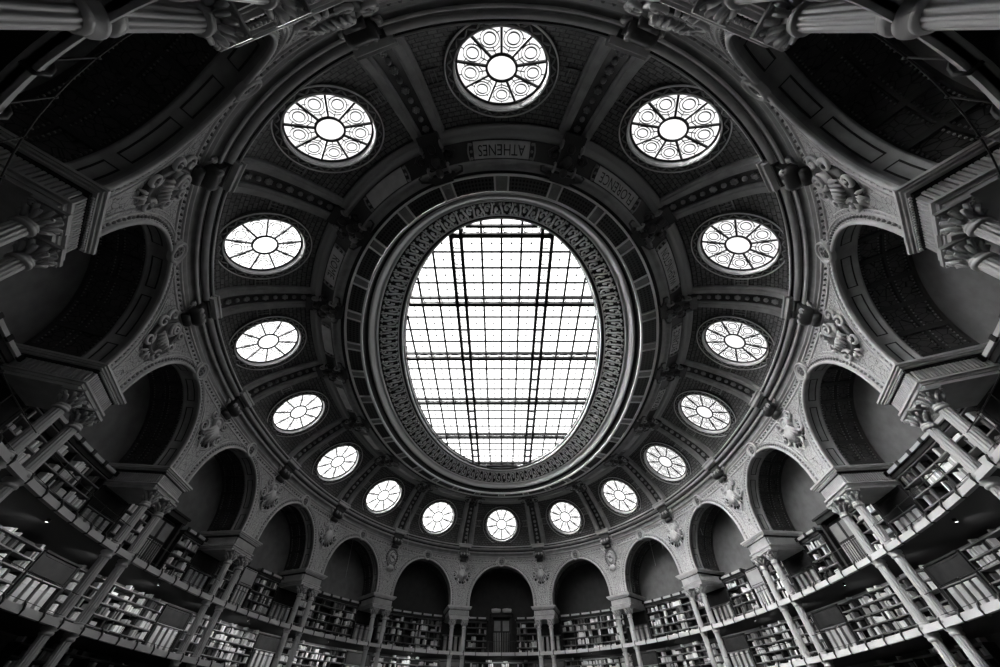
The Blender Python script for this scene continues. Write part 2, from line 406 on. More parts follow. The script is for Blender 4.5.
for i in range(32):
    k = -8+.5*i; mb.rbox(k-.047, k+.047, 4.48, 4.96, 12.9, 12.93, 1)
    mb.tube([P(k+.025*math.cos(t), 4.72+.12*math.sin(t), 12.895) for t in lin(0, 2*PI, 10)[:-1]], .03, 5, close=True)
structure(mb.build('trim_17', M_RIB))
mb = MB(); sweep(mb, [(5.07, 12.95), (5.12, 13.22), (5.20, 13.26)]); structure(mb.build('trim_18', M_DARK))
mb = MB(); sweep(mb, [(5.20, 13.26), (5.22, 13.18), (5.30, 13.18), (5.33, 13.30), (5.40, 13.34), (5.42, 13.46), (5.47, 13.48), (5.48, 13.42), (5.54, 13.42), (5.56, 13.52)]); structure(mb.build('trim_19', M_GILT))
OR0, OZ0, OR1, OZ1 = 5.56, 13.52, 6.28, 14.02
mb = MB(); sweep(mb, [(OR0, OZ0), (OR1, OZ1)]); structure(mb.build('trim_20', M_DARK))
def orn(k, f, lift=.04): return P(k, OR0+(OR1-OR0)*f+.55*lift, OZ0+(OZ1-OZ0)*f-.83*lift)
mb = MB(); n = 136
for i in range(n):
    k = -8+16*i/n; d = 16/n; sgn = 1 if i % 2 else -1
    w = lambda x, y: orn(k+d*x, .5+.5*y)
    mb.tube([w(.5+.36*(1-.12*t)*math.cos(t*.9+.4)*(1-t/9), sgn*(.1+.62*(1-t/9)*math.sin(t*.9+.4))) for t in lin(0, 7, 16)], [.055]*14+[.06, .085, .06], 4)
    mb.tube([w(.02, -.95*sgn), w(.1, -.5*sgn), w(.02, 0), w(-.08, .4*sgn), w(.0, .92*sgn)], [.03, .06, .07, .06, .03], 4)
    for x, y in ((.2, .78*sgn), (.85, -.75*sgn), (.75, .72*sgn), (.28, -.78*sgn)): mb.blob(w(x, y), .075, .075, .06, nu=5, nv=3)
structure(mb.build('trim_21', M_GILT))
mb = MB(); sweep(mb, [(6.28, 14.02), (6.36, 14.04), (6.44, 14.10), (6.46, 14.2), (6.53, 14.44)]); structure(mb.build('trim_22', M_BRONZE))
mb = MB(); sweep(mb, [(6.27, 14.02), (6.265, 13.94), (6.30, 13.94), (6.31, 14.03)]); sweep(mb, [(6.43, 14.1), (6.41, 14.0), (6.46, 14.0), (6.48, 14.1)]); sweep(mb, [(6.50, 14.3), (6.49, 14.24), (6.52, 14.24), (6.53, 14.3)]); structure(mb.build('trim_25', M_GILT))

# ------------------------------------------------------------------ skylight
GZ, GR = 14.42, 6.56
def inside(x, y, r=GR):
    a = RA-r; b = RB-(r+(r-4)*.26); return (abs(x)/b)**RN+(abs(y)/a)**RN < 1
def span(fixed, axis):
    a = RA-GR; b = RB-(GR+(GR-4)*.26)
    if axis == 'x': return b*(max(0, 1-(abs(fixed)/a)**RN))**(1/RN)      # half width at y = fixed
    return a*(max(0, 1-(abs(fixed)/b)**RN))**(1/RN)
sky = thing('window_17', at(W(0, 0, GZ)), None, None); structure(sky)
mb = MB(); mb.grid(lambda k, f: P(k, GR, GZ)*(1-f)+W(0, 0, GZ)*f, lin(-8, 8, 96)[:-1], [0, 1], close=True)
g = mb.build('glass', M_GLASS, sky); g.color = (SKY_GLASS/16,)*3+(1,)
GY = [c*GZ-YC for c in (.437, .692, .956, 1.235, 1.505, 1.775)]
def bar(mb, x0, y0, x1, y1, w, h, z=GZ-.02):
    d = Vector((x1-x0, y1-y0, 0)); L = d.length
    if L < .05: return
    d /= L; nn = Vector((-d.y, d.x, 0))*w/2
    mb.add([W(x+sx*nn.x, y+sx*nn.y, zz) for x, y in ((x0, y0), (x1, y1)) for sx in (-1, 1) for zz in (z-h, z)], [(0,1,3,2),(4,6,7,5),(0,4,5,1),(2,3,7,6),(0,2,6,4),(1,5,7,3)])
def cell(mb, x0, y0, x1, y1, z=GZ-.03):     # open capsule ornament in one girder cell
    cx, cy, hx, hy = (x0+x1)/2, (y0+y1)/2, abs(x1-x0)/2*.8, abs(y1-y0)/2*.62
    pts = []
    for t in lin(0, 2*PI, 20)[:-1]:
        c, s = math.cos(t), math.sin(t); pts.append(W(cx+hx*_sg(c, .6)*(1 if hx < hy or abs(c) > .3 else 1), cy+hy*_sg(s, .6), z))
    mb.tube(pts, .035, 4, close=True)
    if hx > hy: mb.tube([W(cx-hx*.55, cy, z), W(cx+hx*.55, cy, z)], .03, 4)
    else: mb.tube([W(cx, cy-hy*.55, z), W(cx, cy+hy*.55, z)], .03, 4)
GXs = [(-2.22, -1.77), (1.77, 2.22)]; GD = .42
thick = MB(); thin = MB()
xcols = []
x = 0.
for i in range(3): xcols += [i*.885] if i == 0 else [i*.885, -i*.885]
xcols = [0, .885, -.885]+[s*(2.22+.885*i) for i in range(1, 5) for s in (-1, 1)]
for x in xcols:
    h = span(x, 'y'); bar(thick, x, -h, x, h, .10, .05)
yrows = []
ylist = sorted(GY)
for i, y in enumerate(ylist+[ylist[-1]+3.86]):
    base = y-3.86 if i == 0 else ylist[i-1]
    for j in range(1, 4): yrows.append(base+GD/2+(y-base-GD)*j/4)
    for j in range(4):
        yy = base+GD/2+(y-base-GD)*(j+.5)/4
        if abs(yy) < RA-GR:
            h = span(yy, 'x'); bar(thin, -h, yy, h, yy, .024, .02)
            for xc in [-.4425, .4425, -1.327, 1.327]+[s*(2.22+.885*(i_+.5)) for i_ in range(5) for s in (-1, 1)]:
                if inside(xc, yy): thin.blob(W(xc, yy, GZ-.03), .07, .07, .04, nu=6, nv=3)
for y in yrows:
    if abs(y) < RA-GR: h = span(y, 'x'); bar(thick, -h, y, h, y, .095, .05)
for xc in [-.4425, .4425, -1.327, 1.327]+[s*(2.22+.885*(i+.5)) for i in range(5) for s in (-1, 1)]:
    h = span(xc, 'y'); bar(thin, xc, -h, xc, h, .022, .02)
thick.build('glazing_bars', M_BLACK, sky); thin.build('fine_lead_lines', M_BLACK, sky)
for y in ylist:
    mb = MB()
    for d, w in ((-GD/2, .12), (GD/2, .19)):
        if abs(y+d) < RA-GR: h = span(y+d, 'x'); bar(mb, -h, y+d, h, y+d, w, .16)
    gd = mb.build('cross_girder', M_BLACK, sky); mb = MB()
    xs = sorted([x for x in xcols]+[v for p in GXs for v in p]); h = span(y, 'x')
    for a, b in zip(xs[:-1], xs[1:]):
        if a > -h and b < h: cell(mb, a, y-GD/2, b, y+GD/2)
    mb.build('tracery', M_GILTDIM, gd)
for xa, xb in GXs:
    mb = MB()
    for x in (xa, xb): h = span(x, 'y'); bar(mb, x, -h, x, h, .15, .16)
    ys = sorted(yrows+[v for y in ylist for v in (y-GD/2, y+GD/2)]); h = span(xa, 'y')
    for y in ys:
        if abs(y) < h: bar(mb, xa, y, xb, y, .07, .1)
    gd = mb.build('long_girder', M_BLACK, sky); mb = MB()
    for a, b in zip(ys[:-1], ys[1:]):
        if a > -h and b < h: cell(mb, xa, a, xb, b)
    mb.build('tracery', M_GILTDIM, gd)

# ------------------------------------------------------------------ sixteen round windows
GRAD = 1.30
def window_matrix(k):
    c = dp(k, .5, .17); T, N = frame(k); S = (dp(k, .62)-dp(k, .38)).normalized(); T = T - S*T.dot(S); T.normalize()
    n = T.cross(S)
    if n.z > 0: n = -n
    X = T; Y = n.cross(X)
    s = .95*U; return Matrix(((X.x*s, Y.x*s, n.x*s, c.x), (X.y*s, Y.y*s, n.y*s, c.y), (X.z*s, Y.z*s, n.z*s, c.z), (0, 0, 0, 1)))
I4 = Matrix.Identity(4)
wproto = thing('window_1', I4, None, None); structure(wproto)
mb = MB(); mb.lathe([(1.66, -.36), (1.66, .02), (1.42, .02), (1.345, .01)], 64); mb.build('surround', M_BRONZE, wproto)
mb = MB()
for rr in (1.375, 1.62): mb.lathe([(rr-.022, .0), (rr-.02, .05), (rr+.02, .05), (rr+.022, .0)], 64)
mb.build('ring_fillets', M_GILT, wproto)
mb = MB()
for i in range(48):
    t = 2*PI*i/48; sg = .06 if i % 2 else -.06
    mb.tube([((1.495+sg)*math.cos(t-.06), (1.495+sg)*math.sin(t-.06), .03), (1.495*math.cos(t), 1.495*math.sin(t), .04), ((1.495-sg)*math.cos(t+.06), (1.495-sg)*math.sin(t+.06), .03)], [.015, .03, .015], 4)
mb.build('beading', M_GILTDIM, wproto)
mb = MB(); mb.lathe([(1.345, .0), (1.335, -.05), (1.33, -.19), (1.30, -.20)], 64); mb.build('reveal', M_STONE, wproto)
mb = MB(); mb.add([(0, 0, -.19)]+[(1.335*math.cos(2*PI*i/64), 1.335*math.sin(2*PI*i/64), -.19) for i in range(64)], [(0, 1+i, 1+(i+1) % 64) for i in range(64)]); mb.build('glass', M_GLASS, wproto)
mb = MB(); zt = -.17
mb.lathe([(.47, zt-.02), (.47, zt+.03), (.40, zt+.03), (.40, zt-.02)], 32); mb.lathe([(1.33, zt-.02), (1.33, zt+.02), (1.27, zt+.02), (1.27, zt-.02)], 64)
for i in range(9):
    t = PI/2+2*PI*i/9; mb.box(.44, 1.31, -.034, .034, zt-.02, zt+.03, Matrix.Rotation(t, 4, 'Z'))
mb.build('spokes', M_BLACK, wproto)
mb = MB()
for i in range(9):
    t = PI/2+2*PI*(i+.5)/9; c, s = math.cos(t), math.sin(t)
    for rr, w in ((.26, .016), (.17, .02)):
        mb.tube([(.93*c+rr*math.cos(q), .93*s+rr*math.sin(q), zt) for q in lin(0, 2*PI, 20)[:-1]], w, 4, close=True)
    for a, b in ((.47, .69), (1.185, 1.30)): mb.tube([(a*c, a*s, zt), (b*c, b*s, zt)], .016, 4)
    for sg in (-1, 1):
        q = t+sg*PI/9*.8; mb.tube([(.66*math.cos(q), .66*math.sin(q), zt), (.56*c, .56*s, zt)], .015, 4)
        mb.tube([(1.08*math.cos(t+sg*.3), 1.08*math.sin(t+sg*.3), zt), ((.93+.1)*math.cos(t+sg*.21), (.93+.1)*math.sin(t+sg*.21), zt)], .014, 4)
mb.build('lead_tracery', M_BLACK, wproto)
for i, k in enumerate(BAYS):
    Mw = window_matrix(k)
    if i == 0: w = wproto; w.matrix_world = Mw; ORG[w.name] = Mw
    else: w = copy_tree(wproto, Mw); w.name = 'window_%d' % (i+1)
    for ch in w.children:
        if ch.name.startswith('glass'): ch.color = (ROUND_GLASS(k)/16,)*3+(1,)

# ------------------------------------------------------------------ dome ribs, with rosettes; small bridges from window to rib
for p in PIERS:
    root = thing('dome_rib', at(dp(p, .0)), 'twin dome rib with rosettes, above the %s' % pier(p), 'dome rib', 'twin ribs of the dome')
    ws = lin(.03, 1.0, 14)
    for sg in (-1, 1):
        mb = MB(); a, b = sg*.048, sg*.118
        prof = [(a, -.02), (a, .10), (a*.8+b*.2, .13), (a*.75+b*.25, .17), (a*.25+b*.75, .17), (a*.2+b*.8, .13), (b, .10), (b, -.02)]
        mb.grid(lambda w, j: dp(p+prof[j][0], w, prof[j][1]), ws, range(8), flip=(sg > 0), smooth=False)
        mb.build('rib_band', M_RIB, root)
    mb = MB(); mb.grid(lambda w, s: dp(p+s, w, .03), ws, [-.055, .055], flip=False); mb.build('rib_channel', M_BRONZE, root)
    for j in range(10):
        w = .08+.09*j; T, N = frame(p); S = (dp(p, w+.03)-dp(p, w-.03)).normalized(); c = dp(p, w, .07)/U
        mb = MB()
        if j % 2: 
            for t in range(6): mb.blob(c*U+(T*math.cos(t*PI/3)+S*math.sin(t*PI/3))*.075*U, .07, .07, .07, nu=5, nv=4)
            mb.blob(c*U, .06, .06, .06, nu=6, nv=4)
        else: mb.blob(c*U, .11, .11, .11, nu=8, nv=4)
        mb.build('rosette', M_GILTDIM, root)
mb = MB()
for k in BAYS:
    for sg in (-1, 1):
        for w in (.44, .56):
            mb.tube([dp(k+sg*s, w, .03) for s in (.30, .34, .38)], .035, 4)
        for s in (.32, .345, .37): mb.tube([dp(k+sg*s, w, .02) for w in (.45, .55)], .02, 4)
structure(mb.build('trim_23', M_GILTDIM))

# ------------------------------------------------------------------ scroll helpers (local frame: x along wall, y into room, z up)
def spiral(mb, cx, cz, r, a0, turns, y0, th, M, n=26, grow=0.):
    pts = []; rad = []
    for i in range(n):
        f = i/(n-1); t = a0+turns*2*PI*f; q = r*(1-.82*f)
        pts.append(M @ Vector((cx+q*math.cos(t), y0+.06*f, cz+q*math.sin(t)))); rad.append(th*(1-.45*f)*U)
    mb.tube(pts, rad, 6)

# ------------------------------------------------------------------ cornice blocks with dark brackets, cartouches, medallions
def make_bracket(root, M):
    mb = MB(); mb.box(-.50, .50, .1, .60, 10.42, 10.66, M); mb.box(-.54, .54, .1, .66, 10.58, 10.66, M); mb.build('cornice_block', M_STONE, root)
    mb = MB()
    mb.box(-.34, .34, -.05, .40, 9.98, 10.40, M); mb.box(-.40, .40, -.05, .46, 10.30, 10.42, M)
    mb.lathe([(.0, -.34), (.17, -.33), (.2, -.2), (.2, .2), (.17, .33), (0, .34)], 12, M @ Matrix.Translation((0, .30, 9.90)) @ Matrix.Rotation(PI/2, 4, 'Y'))
    mb.lathe([(.0, -.24), (.12, -.23), (.13, .23), (0, .24)], 12, M @ Matrix.Translation((0, .14, 9.62)) @ Matrix.Rotation(PI/2, 4, 'Y'))
    mb.build('bracket_body', M_BRONZE, root)
    mb = MB()
    for x in (-.25, 0, .25): mb.blob((x, .42, 9.95), .1, .1, .13, M)
    for x in (-.44, .44):
        mb.blob((x, .18, 10.02), .09, .09, .1, M)
        mb.tube([M @ Vector((x*1.0, .1, 10.2)), M @ Vector((x*1.15, .22, 10.05)), M @ Vector((x, .2, 9.88)), M @ Vector((x*.8, .14, 9.8))], .04, 5)
    mb.build('leaf_carving', M_GILTDIM, root)
def make_cartouche(root, M, kind):
    if kind == 0:      # oval shield in a wreath
        mb = MB()
        mb.lathe([(0, .16), (.2, .15), (.3, .1), (.34, .03), (.34, -.02)], 24, M @ Matrix.Translation((0, .02, 8.92)) @ Matrix.Rotation(-PI/2, 4, 'X') @ Matrix.Diagonal((1, 1.25, 1, 1)))
        mb.build('shield', M_STONE, root)
        mb = MB()
        for i in range(22):
            t = 2*PI*i/22; mb.blob((.44*math.cos(t), .06, 8.92+.55*math.sin(t)), .085, .09, .085, M, nu=6, nv=4)
        mb.build('wreath', M_DIM, root)
        mb = MB(); mb.tube([M @ Vector((.24*math.cos(t)*(.9 if t > 0 else 1), .15, 8.92+.33*math.sin(t))) for t in lin(-2.6, 2.6, 14)], .04, 5)
        mb.tube([M @ Vector((x, .19-.3*x*x, 8.9+.5*x)) for x in lin(-.24, .24, 6)], .05, 5); mb.blob((0, .2, 8.92), .1, .08, .1, M); mb.build('shield_device', M_DIM, root)
        for sg in (-1, 1):
            mb = MB(); spiral(mb, sg*.58, 9.3, .17, PI/2 if sg > 0 else PI/2, sg*1.4, .05, .045, M); mb.build('scroll', M_STONE, root)
            mb = MB(); spiral(mb, sg*.55, 8.45, .2, -PI/2, -sg*1.4, .05, .05, M); mb.build('scroll', M_STONE, root)
        mb = MB()
        for i in range(5):
            x = (i-2)*.1; mb.tube([M @ Vector((x*.6, .1, 8.42)), M @ Vector((x, .13, 8.2)), M @ Vector((x*1.3, .04, 7.98+.06*abs(i-2)))], [.05*U, .06*U, .02*U], 5)
        mb.build('leaf_spray', M_STONE, root)
    elif kind == 2:    # spiral boss over a striped oval
        R = M @ Matrix.Translation((0, .0, 8.66)) @ Matrix.Rotation(-PI/2, 4, 'X') @ Matrix.Diagonal((1, 1.25, 1, 1))
        mb = MB(); mb.lathe([(.60, -.02), (.58, .10), (.50, .14), (.44, .10), (.42, .03), (0, .02)], 28, R); mb.build('dark_oval', M_BRONZE, root)
        mb = MB()
        for i in range(6):
            x = (i-2.5)*.12; L = .42-.5*abs(x)
            mb.tube([M @ Vector((x*.7, .1, 8.72)), M @ Vector((x, .2, 8.55)), M @ Vector((x*1.15, .14, 8.66-L))], [.035*U, .055*U, .03*U], 6)
        mb.build('striped_field', M_STONE, root)
        mb = MB(); spiral(mb, 0, 9.08, .24, -PI/2, 1.8, .14, .06, M, 34); mb.lathe([(0, .12), (.26, .1), (.31, .04), (.31, -.02)], 22, M @ Matrix.Translation((0, .02, 9.08)) @ Matrix.Rotation(-PI/2, 4, 'X')); mb.build('spiral_boss', M_STONE, root)
        for sg in (-1, 1):
            for (cx_, cz_, r_, a_, tn) in ((.52, 9.22, .22, -PI/2, 1.3), (.60, 8.78, .20, PI/2, -1.2), (.42, 8.16, .22, PI/2, 1.3)):
                mb = MB(); spiral(mb, sg*cx_, cz_, r_, a_, sg*tn, .07, .06, M); mb.build('scroll', M_STONE, root)
        mb = MB()
        for i in range(3):
            x = (i-1)*.16; mb.tube([M @ Vector((x*.5, .08, 8.0)), M @ Vector((x, .1, 7.88)), M @ Vector((x*1.5, .03, 7.72+.08*abs(i-1)))], [.04*U, .055*U, .02*U], 5)
        mb.build('leaf_tip', M_STONE, root)
    else:              # scrolled shell
        mb = MB()
        for i in range(7):
            a = (i-3)*.24; L = .78-.05*abs(i-3)
            mb.tube([M @ Vector((.1*math.sin(a), .12, 8.98)), M @ Vector((L*.55*math.sin(a), .17, 8.98-L*.55*math.cos(a))), M @ Vector((L*math.sin(a), .06, 8.98-L*math.cos(a)))], [.05*U, .085*U, .05*U], 6)
        mb.build('shell', M_STONE, root)
        mb = MB(); mb.lathe([(0, .08), (.1, .09), (.12, .05), (.2, .05), (.22, .11), (.26, .09), (.28, -.02)], 20, M @ Matrix.Translation((0, .06, 9.12)) @ Matrix.Rotation(-PI/2, 4, 'X')); mb.build('boss', M_STONE, root)
        for sg in (-1, 1):
            mb = MB(); spiral(mb, sg*.48, 9.25, .22, PI/2, sg*1.5, .06, .055, M); mb.build('scroll', M_STONE, root)
            mb = MB(); spiral(mb, sg*.62, 8.62, .26, PI/2, sg*1.3, .06, .06, M); mb.build('scroll', M_STONE, root)
            mb = MB(); mb.tube([M @ Vector((sg*.2, .08, 8.35)), M @ Vector((sg*.34, .12, 8.15)), M @ Vector((sg*.25, .1, 8.0)), M @ Vector((sg*.1, .04, 7.9))], [.03*U, .055*U, .05*U, .02*U], 5); mb.build('leaf', M_STONE, root)
        mb = MB()
        for i in range(10): t = PI+PI*i/9; mb.blob((.6*math.cos(t), .03, 8.75+.62*math.sin(t)), .09, .06, .09, M, nu=6, nv=4)
        mb.build('shell_backing', M_BRONZE, root)
for p in PIERS:
    M = local(p, 0, 0); Mz = lambda z: M @ Matrix.Translation((0, 0, 0))
    M0 = local(p, 0, 0)
    root = thing('cornice_bracket', at(P(p, 0, 9.6)), 'dark carved bracket under the cornice, %s' % pier(p), 'bracket', 'dark brackets under the cornice')
    make_bracket(root, M0)
    kind = 0 if int(abs(p)) == 6 else (2 if int(abs(p)) in (0, 1, 2) else 1)
    root = thing('cartouche', at(P(p, 0, 8.9)), ('stone cartouche with oval shield in a wreath, %s', 'stone cartouche with fan shell and big scrolls, %s', 'stone cartouche with spiral boss and striped oval, %s')[kind] % pier(p), 'cartouche', 'stone cartouches over the piers')
    make_cartouche(root, M0, kind)
MED = 9.64
mp_ = None
for k in BAYS:
    Mk = local(k, 0, MED)
    lab = 'round carved medallion at the crown of the %s' % bay(k)
    if mp_ is None:
        mp_ = thing('medallion', Mk, lab, 'medallion', 'medallions at the crowns of the arches')
        R = Mk @ Matrix.Rotation(-PI/2, 4, 'X')
        mb = MB(); mb.lathe([(.36, -.02), (.36, .1), (.33, .13), (.29, .13), (.27, .08), (.27, .04)], 28, R); mb.lathe([(.25, .04), (.24, .09), (.21, .09), (.2, .04)], 24, R); mb.build('ring_moulding', M_STONE, mp_)
        mb = MB(); mb.lathe([(.30, .035), (0, .04)], 24, R); mb.build('sunk_ground', M_BRONZE, mp_)
        mb = MB()
        for i in range(4):
            t = PI/4+i*PI/2; mb.tube([R @ Vector((.1*math.cos(t)+.075*math.cos(q), .1*math.sin(t)+.075*math.sin(q), .07)) for q in lin(0, 2*PI, 10)[:-1]], .03, 5, close=True)
        mb.blob((0, 0, .07), .05, .05, .05, R); mb.build('quatrefoil', M_DIM, mp_)
        mb = MB()
        for sg in (-1, 1):
            mb = MB(); mb.box(sg*.40-.05, sg*.40+.05, -.02, .08, -.12, .12, Mk); mb.build('side_tie', M_STONE, mp_)
    else:
        c = copy_tree(mp_, Mk); c['label'] = lab

# ------------------------------------------------------------------ dark carved consoles and name plaques on the inner ring
for p in PIERS:
    root = thing('ring_console', at(P(p, 3.7, 12.9)), 'dark carved console on the inner ring, towards the %s' % pier(p), 'console', 'dark carved consoles on the inner ring')
    Mx = local(p, 0, 0); T, N = frame(p); c = P(p, 3.66, 12.9)
    Mc = Matrix(((T.x*U, N.x*U, 0, c.x), (T.y*U, N.y*U, 0, c.y), (0, 0, U, c.z), (0, 0, 0, 1)))
    mb = MB(); mb.box(-.30, .30, -.75, .62, -.10, .3, Mc); mb.box(-.36, .36, -.85, -.55, -.16, .35, Mc); mb.box(-.36, .36, .45, .72, -.18, .2, Mc); mb.build('console_body', M_BRONZE, root)
    mb = MB()
    for sg in (-1, 1):
        for y, r in ((-.45, .2), (.3, .24)):
            pts = [Mc @ Vector((sg*.36, y+r*(1-.8*f)*math.cos(f*9), -.14+r*(1-.8*f)*math.sin(f*9)*.8)) for f in lin(0, 1, 18)]
            mb = MB(); mb.tube(pts, .045*U, 5); mb.build('volute', M_GILTDIM, root)
    mb = MB()
    for (x, y, z, r) in ((0, .35, -.2, .15), (0, 0, -.16, .18), (-.18, .1, -.14, .12), (.18, .1, -.14, .12), (0, -.4, -.15, .14), (-.42, .52, -.1, .1), (.42, .52, -.1, .1), (-.48, -.1, -.05, .1), (.48, -.1, -.05, .1)):
        mb.blob((x, y, z), r, r*1.2, r*.8, Mc)
    for sg in (-1, 1):
        mb.tube([Mc @ Vector(v) for v in ((sg*.2, .6, -.12), (sg*.5, .55, -.15), (sg*.75, .5, -.1), (sg*.8, .35, -.1), (sg*.68, .3, -.1))], [.04, .06, .06, .05, .03], 5)
        mb.tube([Mc @ Vector(v) for v in ((sg*.3, -.35, -.1), (sg*.55, -.3, -.13), (sg*.7, -.15, -.1), (sg*.6, 0, -.1))], [.04, .06, .05, .03], 5)
    mb.build('acanthus', M_BRONZE, root)
NAMES = {0: 'ATHENES', 1: 'FLORENCE', 2: 'WASHINGTON', 3: 'BYZANCE', 4: 'PARIS', -2: 'ROME'}
def plaque_point(k, v, lift=0.): return P(k, 3.36+.50*v+.36*lift, 13.045-.19*v-.93*lift)
for k in BAYS:
    nm = NAMES.get(k)
    half = {0: .20, 1: .22, 2: .25, 3: .19, 4: .16}.get(k, .2)
    lab = ('curved name plaque reading %s on the inner ring' % nm) if nm else 'name plaque in shade on the inner ring, above the %s' % bay(k)
    root = thing('name_plaque', at(plaque_point(k, .5)), lab, 'name plaque', 'name plaques of the inner ring')
    mb = MB(); us = lin(-half, half, 12)
    mb.grid(lambda s, j: plaque_point(k+s, (0, .04, .96, 1)[j], (.01, .045, .045, .01)[j]), us, range(4), flip=False, smooth=False)
    mb.build('panel', M_PLAQUE, root)
    for sg in (-1, 1):
        mb = MB()
        for v in (.1, .5, .9): mb.blob(plaque_point(k+sg*(half+.018), v, .05), .07, .07, .07, nu=6, nv=4)
        mb.tube([plaque_point(k+sg*(half+.03+.012*math.sin(3*t)), t, .05) for t in lin(0, 1, 8)], .035, 5)
        mb.build('scroll_end', M_GILTDIM, root)
    if nm:
        cu = bpy.data.curves.new('t', 'FONT'); cu.body = nm; cu.size = 1; cu.align_x = 'CENTER'; cu.resolution_u = 3
        to = bpy.data.objects.new('t', cu); col.objects.link(to); bpy.context.view_layer.update()
        me = bpy.data.meshes.new_from_object(to.evaluated_get(bpy.context.evaluated_depsgraph_get()))
        xs = [v.co.x for v in me.vertices]; ys = [v.co.y for v in me.vertices]; wx = max(xs)-min(xs)
        sx = min(half*1.66, .062*len(nm))/wx
        # the tops of the letters point to the outer wall; read from under the skylight
        mb = MB(); mb.add([plaque_point(k-(v.co.x-(max(xs)+min(xs))/2)*sx, .18+.64*(v.co.y-min(ys))/(max(ys)-min(ys)), .052) for v in me.vertices], [tuple(pl.vertices) for pl in me.polygons])
        lt = mb.build('lettering', M_INK, root); lt['label'] = 'dark capital letters reading %s' % nm
        bpy.data.objects.remove(to); bpy.data.curves.remove(cu); bpy.data.meshes.remove(me)

# ------------------------------------------------------------------ imposts: the entablature blocks that carry the arches
for p in PIERS:
    root = thing('impost_block', at(P(p, 0, 6.0)), 'moulded impost block carrying the arches, on the %s' % pier(p), 'impost', 'impost blocks on the column pairs')
    M = local(p, 0, 0)
    def lay(mb, hx, y, z0, z1): mb.box(-hx, hx, -1.9, y, z0, z1, M)
    mb = MB(); lay(mb, .90, .24, 6.60, 6.66); lay(mb, .87, .20, 6.55, 6.60); lay(mb, .83, .16, 6.50, 6.54); mb.build('cornice', M_STONE, root)
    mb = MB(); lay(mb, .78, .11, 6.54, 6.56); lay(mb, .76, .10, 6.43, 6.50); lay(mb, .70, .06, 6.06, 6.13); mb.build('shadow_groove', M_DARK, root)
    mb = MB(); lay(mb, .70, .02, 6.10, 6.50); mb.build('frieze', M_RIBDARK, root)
    mb = MB()
    for i in range(17): x = -.66+1.32*i/16; mb.box(x-.024, x+.024, .0, .09, 6.13, 6.42, M)
    for i in range(22):
        y = -.02-.08*i
        for sg in (-1, 1): mb.box(sg*.71-.03, sg*.71+.03, y-.026, y+.026, 6.13, 6.42, M)
    for i in range(21): mb.blob((-.7+.07*i, .14, 6.46), .03, .03, .03, M, nu=5, nv=3)
    mb.build('fluting', M_STONE, root)
    mb = MB(); lay(mb, .78, .14, 6.05, 6.10); lay(mb, .72, .08, 5.98, 6.05); lay(mb, .69, .05, 5.90, 5.98); mb.build('architrave', M_STONE, root)

# ------------------------------------------------------------------ paired iron columns, floor to capital, broken by the gallery rings
CX, CR = .44, .142
def shaft(mb, z0, z1, r0, r1, M, flutes=12):
    prof = [(r0*1.0, z0), (r0, z0+.02), (r1, z1-.02), (r1, z1)]
    n = flutes*6
    mb.lathe(prof, n, M, mod=lambda t, j: 1-.15*max(0, math.cos(t*flutes)))
def torus_prof(r, z, h): return [(r*.98, z), (r*1.2, z+h*.15), (r*1.25, z+h*.4), (r*1.2, z+h*.62), (r*1.05, z+h*.68), (r*1.12, z+h*.8), (r*1.12, z+h*.94), (r, z+h)]
LEV = [FLOOR, 2.2, 4.07]
cproto = {}
def make_column(M):
    root = thing('column', M, '', 'column', 'paired iron columns of the arcade')
    for z0, z1, nm in ((FLOOR, 2.05, 'lower_shaft'), (2.2, 3.92, 'middle_shaft'), (4.07, 5.42, 'upper_shaft')):
        mb = MB(); mb.lathe(torus_prof(CR, z0, .16) if z0 > 0 else [(.24, z0), (.24, z0+.12)]+torus_prof(CR*1.1, z0+.12, .2), 24, M); 
        if z1 < 5: mb.lathe([(CR*.95, z1-.12), (CR*1.15, z1-.09), (CR*1.15, z1-.05), (CR, z1-.03), (CR*1.35, z1+.02), (CR*1.35, z1+.07)], 24, M)
        mb.build('base_ring', M_IRON, root)
        mb = MB(); shaft(mb, z0+.12, z1, CR, CR*.92, M); mb.build(nm, M_IRON, root)
    mb = MB(); mb.lathe([(CR*.92, 5.36), (CR*1.2, 5.38), (CR*1.22, 5.43), (CR, 5.45), (CR*1.08, 5.47), (CR*1.08, 5.5), (CR*.9, 5.52)], 24, M); mb.build('necking', M_IRON, root)
    cap = MB(); cap.lathe([(CR*.9, 5.5), (CR*.95, 5.62), (CR*1.1, 5.74), (CR*1.5, 5.84), (CR*1.5, 5.86)], 20, M); cap.box(-.25, .25, -.25, .25, 5.84, 5.90, M)
    cp = cap.build('capital', M_IRON, root)
    mb = MB()
    for row, (zz, rr, n) in enumerate(((5.53, CR, 8), (5.62, CR*1.08, 8))):
        for i in range(n):
            t = 2*PI*(i+.5*row)/n; d = Vector((math.cos(t), math.sin(t), 0))
            mb.tube([M @ (d*rr+Vector((0, 0, zz))), M @ (d*(rr+.04)+Vector((0, 0, zz+.09))), M @ (d*(rr+.11)+Vector((0, 0, zz+.15))), M @ (d*(rr+.12)+Vector((0, 0, zz+.12)))], [.03*U, .045*U, .04*U, .02*U], 5)
    for i in range(4):
        t = PI/4+i*PI/2; d = Vector((math.cos(t), math.sin(t), 0)); c = d*.25+Vector((0, 0, 5.78))
        mb.tube([M @ (c+d*.07*(1-.8*f)*math.cos(f*8)+Vector((0, 0, .07*(1-.8*f)*math.sin(f*8)))) for f in lin(0, 1, 12)], .025*U, 5)
    mb.build('acanthus_leaves', M_IRON, cp)
    return root
first = None
